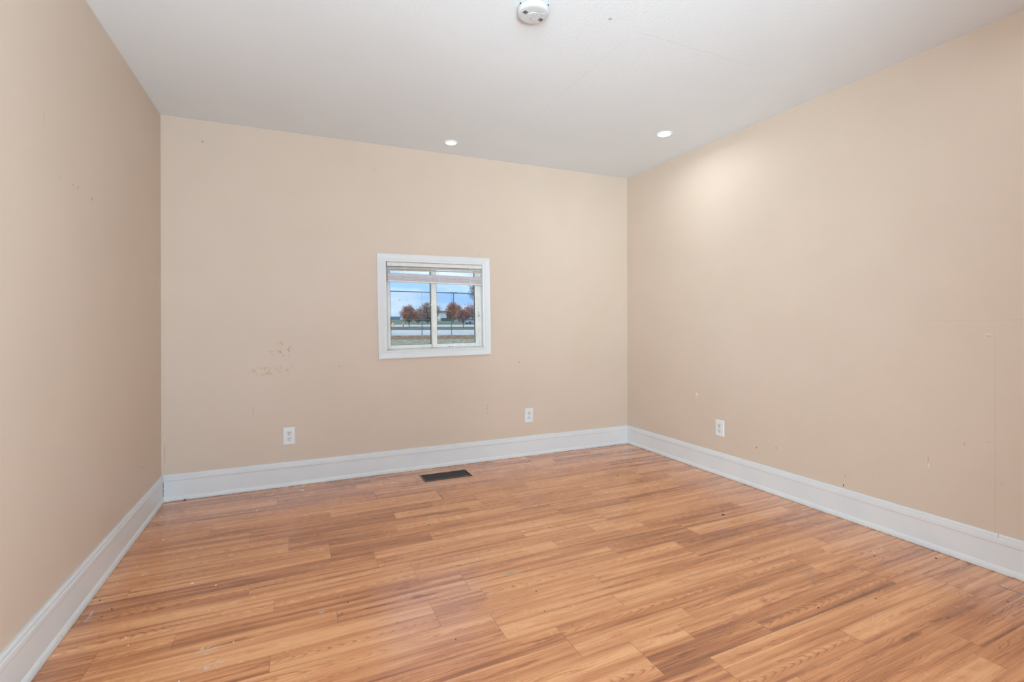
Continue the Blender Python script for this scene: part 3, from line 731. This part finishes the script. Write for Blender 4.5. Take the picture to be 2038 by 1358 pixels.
# wire fence
M['galv'] = simple('dull_galvanised_steel', (.13, .17, .19), .6, metal=.2)
n = Nt('chain_link'); o = n.sep(n.tc.outputs['Object'])
def lines(a):
    f_ = n.math('FRACT', n.math('MULTIPLY', a, 1/.10)); return n.math('LESS_THAN', f_, .085)
al = n.math('MAXIMUM', lines(n.math('ADD', o[0], o[2])), lines(n.math('SUBTRACT', o[0], o[2])))
n.p.inputs['Base Color'].default_value = (.22, .28, .32, 1); n.p.inputs['Roughness'].default_value = .6; n.p.inputs['Metallic'].default_value = .2
tr = n.t.nodes.new('ShaderNodeBsdfTransparent'); mx = n.t.nodes.new('ShaderNodeMixShader')
n.link(al, mx.inputs[0]); n.link(tr.outputs[0], mx.inputs[1]); n.link(n.p.outputs[0], mx.inputs[2]); n.link(mx.outputs[0], n.out.inputs[0]); M['chain'] = n.mat
FY = 57.2; zg = tz(FY)
fence = empty('wire_fence', (atw(590, 1050, FY).x, FY, zg))
tag(fence, 'tall chain-link wire fence with thin steel posts outside the window', 'fence')
def rel(o, p): return Vector(p)-Vector(o.location)
ztop = atw(450, 536, FY).z-zg; zmid = atw(450, 866, FY).z-zg
step = (atw(937, 1050, FY).x-atw(590, 1050, FY).x)
for i in range(-3, 4):
    mb = MB(); mb.tube((i*step, 0, -.1), (i*step, 0, zmid+.1), .05, n=10); mb.tube((i*step, 0, zmid+.1), (i*step, 0, ztop), .012, n=8); mb.build('post', M['galv'], fence)
for z in (ztop, zmid):
    mb = MB(); mb.tube((-3*step, 0, z), (3*step, 0, z), .055 if z == ztop else .03, n=8); mb.build('rail', M['galv'], fence)
mb = MB(); mb.box(-3*step, 3*step, .055, .058, .02, ztop); mb.build('wire_mesh', M['chain'], fence)

# trees
def leaf_mat(name, stops):
    n = Nt(name); z = n.noise(n.tc.outputs['Object'], 2.2, 4, .8)
    n.link(n.ramp(z, stops), n.p.inputs['Base Color']); n.p.inputs['Roughness'].default_value = .8; n.p.inputs['Specular IOR Level'].default_value = .15
    return n.mat
M['bark'] = simple('grey_bark', (.10, .085, .08), .9, var=.3, nscale=6)
M['rust'] = leaf_mat('rust_leaves', [(.3, (.16, .06, .025)), (.5, (.42, .165, .06)), (.68, (.56, .28, .12))])
M['brown'] = leaf_mat('brown_leaves', [(.3, (.15, .09, .06)), (.5, (.36, .20, .11)), (.68, (.50, .33, .21))])
M['red'] = leaf_mat('russet_leaves', [(.3, (.15, .07, .055)), (.5, (.38, .17, .11)), (.68, (.52, .29, .19))])
M['olive'] = leaf_mat('grey_green_leaves', [(.3, (.06, .07, .06)), (.5, (.15, .16, .14)), (.68, (.30, .27, .22))])
def tree(px, base_v, Y, u0, u1, vtop, vbot, leafm, label, nl, leaf=.20, seed=1, ztrunk=None, fill=1.0):
    rg_ = random.Random(seed)
    b = atw(px, base_v, Y); z0 = tz(Y) if ztrunk is None else ztrunk
    x0, x1 = atw(u0, 800, Y).x-b.x, atw(u1, 800, Y).x-b.x
    zt, zb = atw(px, vtop, Y).z-z0, atw(px, vbot, Y).z-z0
    root = empty('tree', (b.x, Y, z0)); tag(root, label, 'tree', 'autumn trees beyond the fence')
    H_ = zt; cx_ = (x0+x1)/2; rx = (x1-x0)/2; cz_ = (zt+zb)/2; rz = (zt-zb)/2; ry = rx*.8
    mb = MB(); r0 = max(.06, H_*.022)
    mb.tube((0, 0, -.3), (cx_*.3, 0, zb+rz*.3), r0, r0*.7, 8)
    mb.build('trunk', M['bark'], root)
    mb = MB(); tips = []
    for i in range(26):
        a = rg_.uniform(0, 6.283); e = rg_.uniform(-.15, 1.0); q = rg_.uniform(.65, 1.02)
        c_ = math.sqrt(max(0, 1-e*e)) if e > 0 else .9
        tip = Vector((cx_+rx*q*c_*math.cos(a), ry*q*c_*math.sin(a), cz_+rz*q*e)); st = Vector((cx_*.3, 0, zb+rz*rg_.uniform(-.1, .5)))
        mid = st.lerp(tip, .5)+Vector((0, 0, -.06*H_ if e < .4 else .03*H_)); mb.tube(st, mid, r0*.45, r0*.28, 5, cap=False); mb.tube(mid, tip, r0*.28, r0*.10, 5, cap=False); tips += [tip, tip.lerp(mid, .35), tip.lerp(mid, .7)]
    mb.build('branches', M['bark'], root)
    mb = MB()
    nl = int(nl*2.7); leaf *= .82
    for i in range(nl):
        if rg_.random() < .75:
            t_ = rg_.choice(tips); s_ = .145*fill
            c_ = t_+Vector((rg_.gauss(0, rx*s_), rg_.gauss(0, ry*s_), rg_.gauss(0, rz*s_)))
        else:
            d_ = Vector((rg_.gauss(0, 1), rg_.gauss(0, 1), rg_.gauss(0, 1))).normalized()*rg_.random()**.4
            c_ = Vector((cx_+d_.x*rx*.95, d_.y*ry*.95, cz_+d_.z*rz*.95))
        if c_.z < zb: c_.z = zb+rg_.random()*.3*rz
        l_ = leaf*rg_.uniform(.5, 1.2); a1 = Vector((rg_.gauss(0, 1), rg_.gauss(0, 1), rg_.gauss(0, 1))).normalized(); a2 = a1.orthogonal().normalized()
        mb.add([c_-a1*l_, c_+a2*l_*.45, c_+a1*l_, c_-a2*l_*.45], [(0, 1, 2, 3)])
    mb.build('foliage', leafm, root)
    return root
tree(440, 950, 93.5, 318, 545, 705, 905, M['rust'], 'low round rust-brown tree nearest in the left window pane, above the red hydrant', 1700, .17, 3)
tree(655, 905, 128, 545, 800, 655, 890, M['brown'], 'tall tree with thinning orange-brown leaves, half hidden by the window bar between the panes', 2000, .24, 4)
tree(545, 935, 112, 480, 600, 760, 905, M['brown'], 'small brown tree just right of the low round tree in the left window pane', 700, .2, 9)
tree(940, 900, 140, 855, 1050, 660, 880, M['rust'], 'tall orange-brown tree in front of the lamp post in the right window pane', 1900, .26, 5)
tree(1075, 970, 84, 975, 1165, 735, 905, M['red'], 'low reddish tree on the near verge, centre of the right window pane', 1900, .15, 6)
tree(1190, 915, 132, 1070, 1290, 685, 860, M['red'], 'sparse reddish tree at the right edge of the glass, behind the silver car', 1100, .24, 7, fill=1.2)
tree(1290, 1050, 66, 1125, 1460, 430, 690, M['olive'], 'near grey-green tree whose leaves enter at the top right of the glass', 1500, .12, 8, fill=1.1)

# lamp post
pb = atw(960, 900, 150); zb_ = tz(150); lp = empty('street_lamp', (pb.x, 150, zb_)); tag(lp, 'tall parking-lot lamp post with a flat dark head, right window pane', 'lamp post')
ht = atw(960, 550, 150).z-zb_
mb = MB(); mb.tube((0, 0, -.2), (0, 0, ht), .20, .14, 10); mb.build('pole', M['galv'], lp)
M['lamphead'] = simple('black_lamp_head', (.03, .03, .035), .6)
for s in (-1, 1):
    mb = MB(); mb.hexa([(s*.25, -.4, ht-.05), (s*1.35, -.4, ht-.05), (s*1.35, .4, ht-.05), (s*.25, .4, ht-.05)], [(s*.25, -.3, ht+.2), (s*1.25, -.3, ht+.15), (s*1.25, .3, ht+.15), (s*.25, .3, ht+.2)]); mb.build('lamp_head', M['lamphead'], lp)
mb = MB(); mb.box(-.3, .3, -.06, .06, ht, ht+.12); mb.build('bracket', M['lamphead'], lp)

# buildings
M['bldg'] = simple('pale_grey_cladding', (.62, .66, .66), .8, var=.06, nscale=.5)
M['bldg_dark'] = simple('blue_grey_wall', (.42, .50, .54), .8, var=.12, nscale=.5)
M['roof'] = simple('slate_roof_edge', (.18, .24, .28), .8)
M['door'] = simple('dark_opening', (.05, .07, .08), .6)
def building(u0, u1, vtop, Y, mat, label, openings):
    a, b = atw(u0, 880, Y), atw(u1, 880, Y); z0 = tz(Y); h = atw((u0+u1)/2, vtop, Y).z-z0
    root = empty('building', ((a.x+b.x)/2, Y, z0)); tag(root, label, 'building', 'long low buildings on the horizon')
    w_ = (b.x-a.x)/2
    mb = MB(); mb.box(-w_, w_, 0, 20, -1.0, h); mb.build('wall', mat, root)
    mb = MB(); mb.box(-w_-.3, w_+.3, -.3, 20.3, h, h+.55); mb.build('roof_edge', M['roof'], root)
    for (p, wd, hh, zz) in openings:
        mb = MB(); mb.box(-w_+2*w_*p, -w_+2*w_*p+wd, -.08, .15, zz, zz+hh); mb.build('opening', M['door'], root)
    return root
building(800, 1240, 778, 186, M['bldg'], 'pale grey warehouse with dark doorways on the horizon, right window pane', [(.17, 2.0, 3.6, 0), (.25, 1.6, 2.6, .3), (.33, 1.6, 2.6, .3), (.03, 2.2, 1.2, 0)])
building(545, 735, 848, 190, M['bldg_dark'], 'low blue-grey building behind the tall thinning tree, left window pane', [(.2, 3, 2, .4), (.5, 3, 2, .4)])
building(150, 335, 845, 196, M['bldg_dark'], 'low blue-grey building at the far left edge of the glass', [])

# cars
def car(u, v, Y, length, colour, label, yaw=0.0, name='car'):
    b = atw(u, v, Y); root = empty(name, (b.x, Y, tz(Y)), (0, 0, yaw)); tag(root, label, 'car', 'parked cars')
    pm = simple('car_paint', colour, .3, metal=.2, var=.02)
    s = length/4.6; hw = .9*s
    side = [(-2.3, .35), (-2.3, .75), (-2.05, .92), (-1.2, 1.0), (1.35, 1.02), (2.1, .95), (2.3, .7), (2.3, .35), (1.85, .28), (-1.85, .28)]
    def extr(pts, w0, w1, nm, mt):
        mb = MB(); k = len(pts)
        mb.add([(x*s, -w0, z*s) for x, z in pts]+[(x*s, w0, z*s) for x, z in pts], [tuple(range(k)), tuple(range(2*k-1, k-1, -1))]+[(i, i+k, (i+1) % k+k, (i+1) % k) for i in range(k)])
        return mb.build(nm, mt, root, bevel=.05*s)
    extr(side, hw, hw, 'body', pm)
    extr([(-1.25, .98), (-.65, 1.42), (.85, 1.45), (1.55, 1.0)], hw*.86, hw*.86, 'cabin', M['door'])
    extr([(-.68, 1.40), (-.60, 1.48), (.80, 1.50), (.92, 1.42)], hw*.80, hw*.8, 'roof', pm)
    for x in (-1.4, 1.4):
        for sg in (-1, 1):
            mb = MB(); mb.tube((x*s, sg*(hw-.12), .33*s), (x*s, sg*(hw+.02), .33*s), .33*s, n=16); mb.build('wheel', M['lamphead'], root)
car(1190, 924, 122, 4.7, (.38, .46, .52), 'silver-blue car parked at the right edge of the glass', .15)
car(605, 890, 158, 5.0, (.03, .035, .04), 'dark car parked under the tall thinning tree in the left window pane', .1)

# fire hydrant and orange drum
M['hyd'] = simple('faded_red_paint', (.48, .07, .06), .5); M['hydw'] = simple('white_paint', (.75, .72, .7), .5); M['drum'] = simple('orange_plastic', (.85, .36, .06), .5)
hy = empty('fire_hydrant', (atw(368, 950, 95.5).x, 95.5, tz(95.5))); tag(hy, 'red and white fire hydrant left of the low round tree', 'hydrant')
hs = (atw(368, 905, 95.5).z-tz(95.5))/.9
mb = MB(); mb.lathe([(.18*hs, 0), (.18*hs, .06*hs), (.13*hs, .08*hs), (.13*hs, .58*hs), (.17*hs, .60*hs), (.17*hs, .66*hs)], n=16); mb.build('barrel', M['hyd'], hy)
mb = MB(); mb.lathe([(.16*hs, .66*hs), (.14*hs, .78*hs), (.07*hs, .86*hs), (.04*hs, .92*hs)], n=16); mb.build('bonnet', M['hydw'], hy)
for s in (-1, 1):
    mb = MB(); mb.tube((s*.10*hs, 0, .48*hs), (s*.24*hs, 0, .48*hs), .07*hs, n=12); mb.build('nozzle_cap', M['hydw'], hy)
dr = empty('traffic_drum', (atw(250, 940, 104).x, 104, tz(104))); tag(dr, 'orange traffic drum at the left edge of the glass', 'drum')
hd = atw(250, 903, 104).z-tz(104)
mb = MB(); mb.lathe([(.36, 0), (.36, .08), (.31, .10), (.30, hd*.5), (.27, hd*.95), (.20, hd)], n=20); mb.build('drum_body', M['drum'], dr)
mb = MB(); mb.lathe([(.303, hd*.55), (.297, hd*.70)], n=20); mb.build('pale_band', M['hydw'], dr)
# bird
bd = empty('bird', tuple(atw(330, 637, 60))); bd.scale = (.6, .6, .6); tag(bd, 'small dark bird gliding in the sky, upper left of the glass', 'bird')
M['bird'] = simple('dark_feathers', (.04, .04, .05), .8)
mb = MB(); mb.lathe([(.005, -.20), (.04, -.10), (.055, 0), (.04, .10), (.01, .17)], n=10)
ob = mb.build('body', M['bird'], bd); ob.rotation_euler = (0, math.pi/2, 0)
for s in (-1, 1):
    mb = MB(); mb.hexa([(-.08, 0, 0), (.06, 0, 0), (s*.20, s*.10, .10*s+.0), (s*.14, s*.34, .09*s)], [(-.08, 0, .012), (.06, 0, .012), (s*.20, s*.10, .10*s+.01), (s*.14, s*.34, .09*s+.01)]); mb.build('wing', M['bird'], bd)
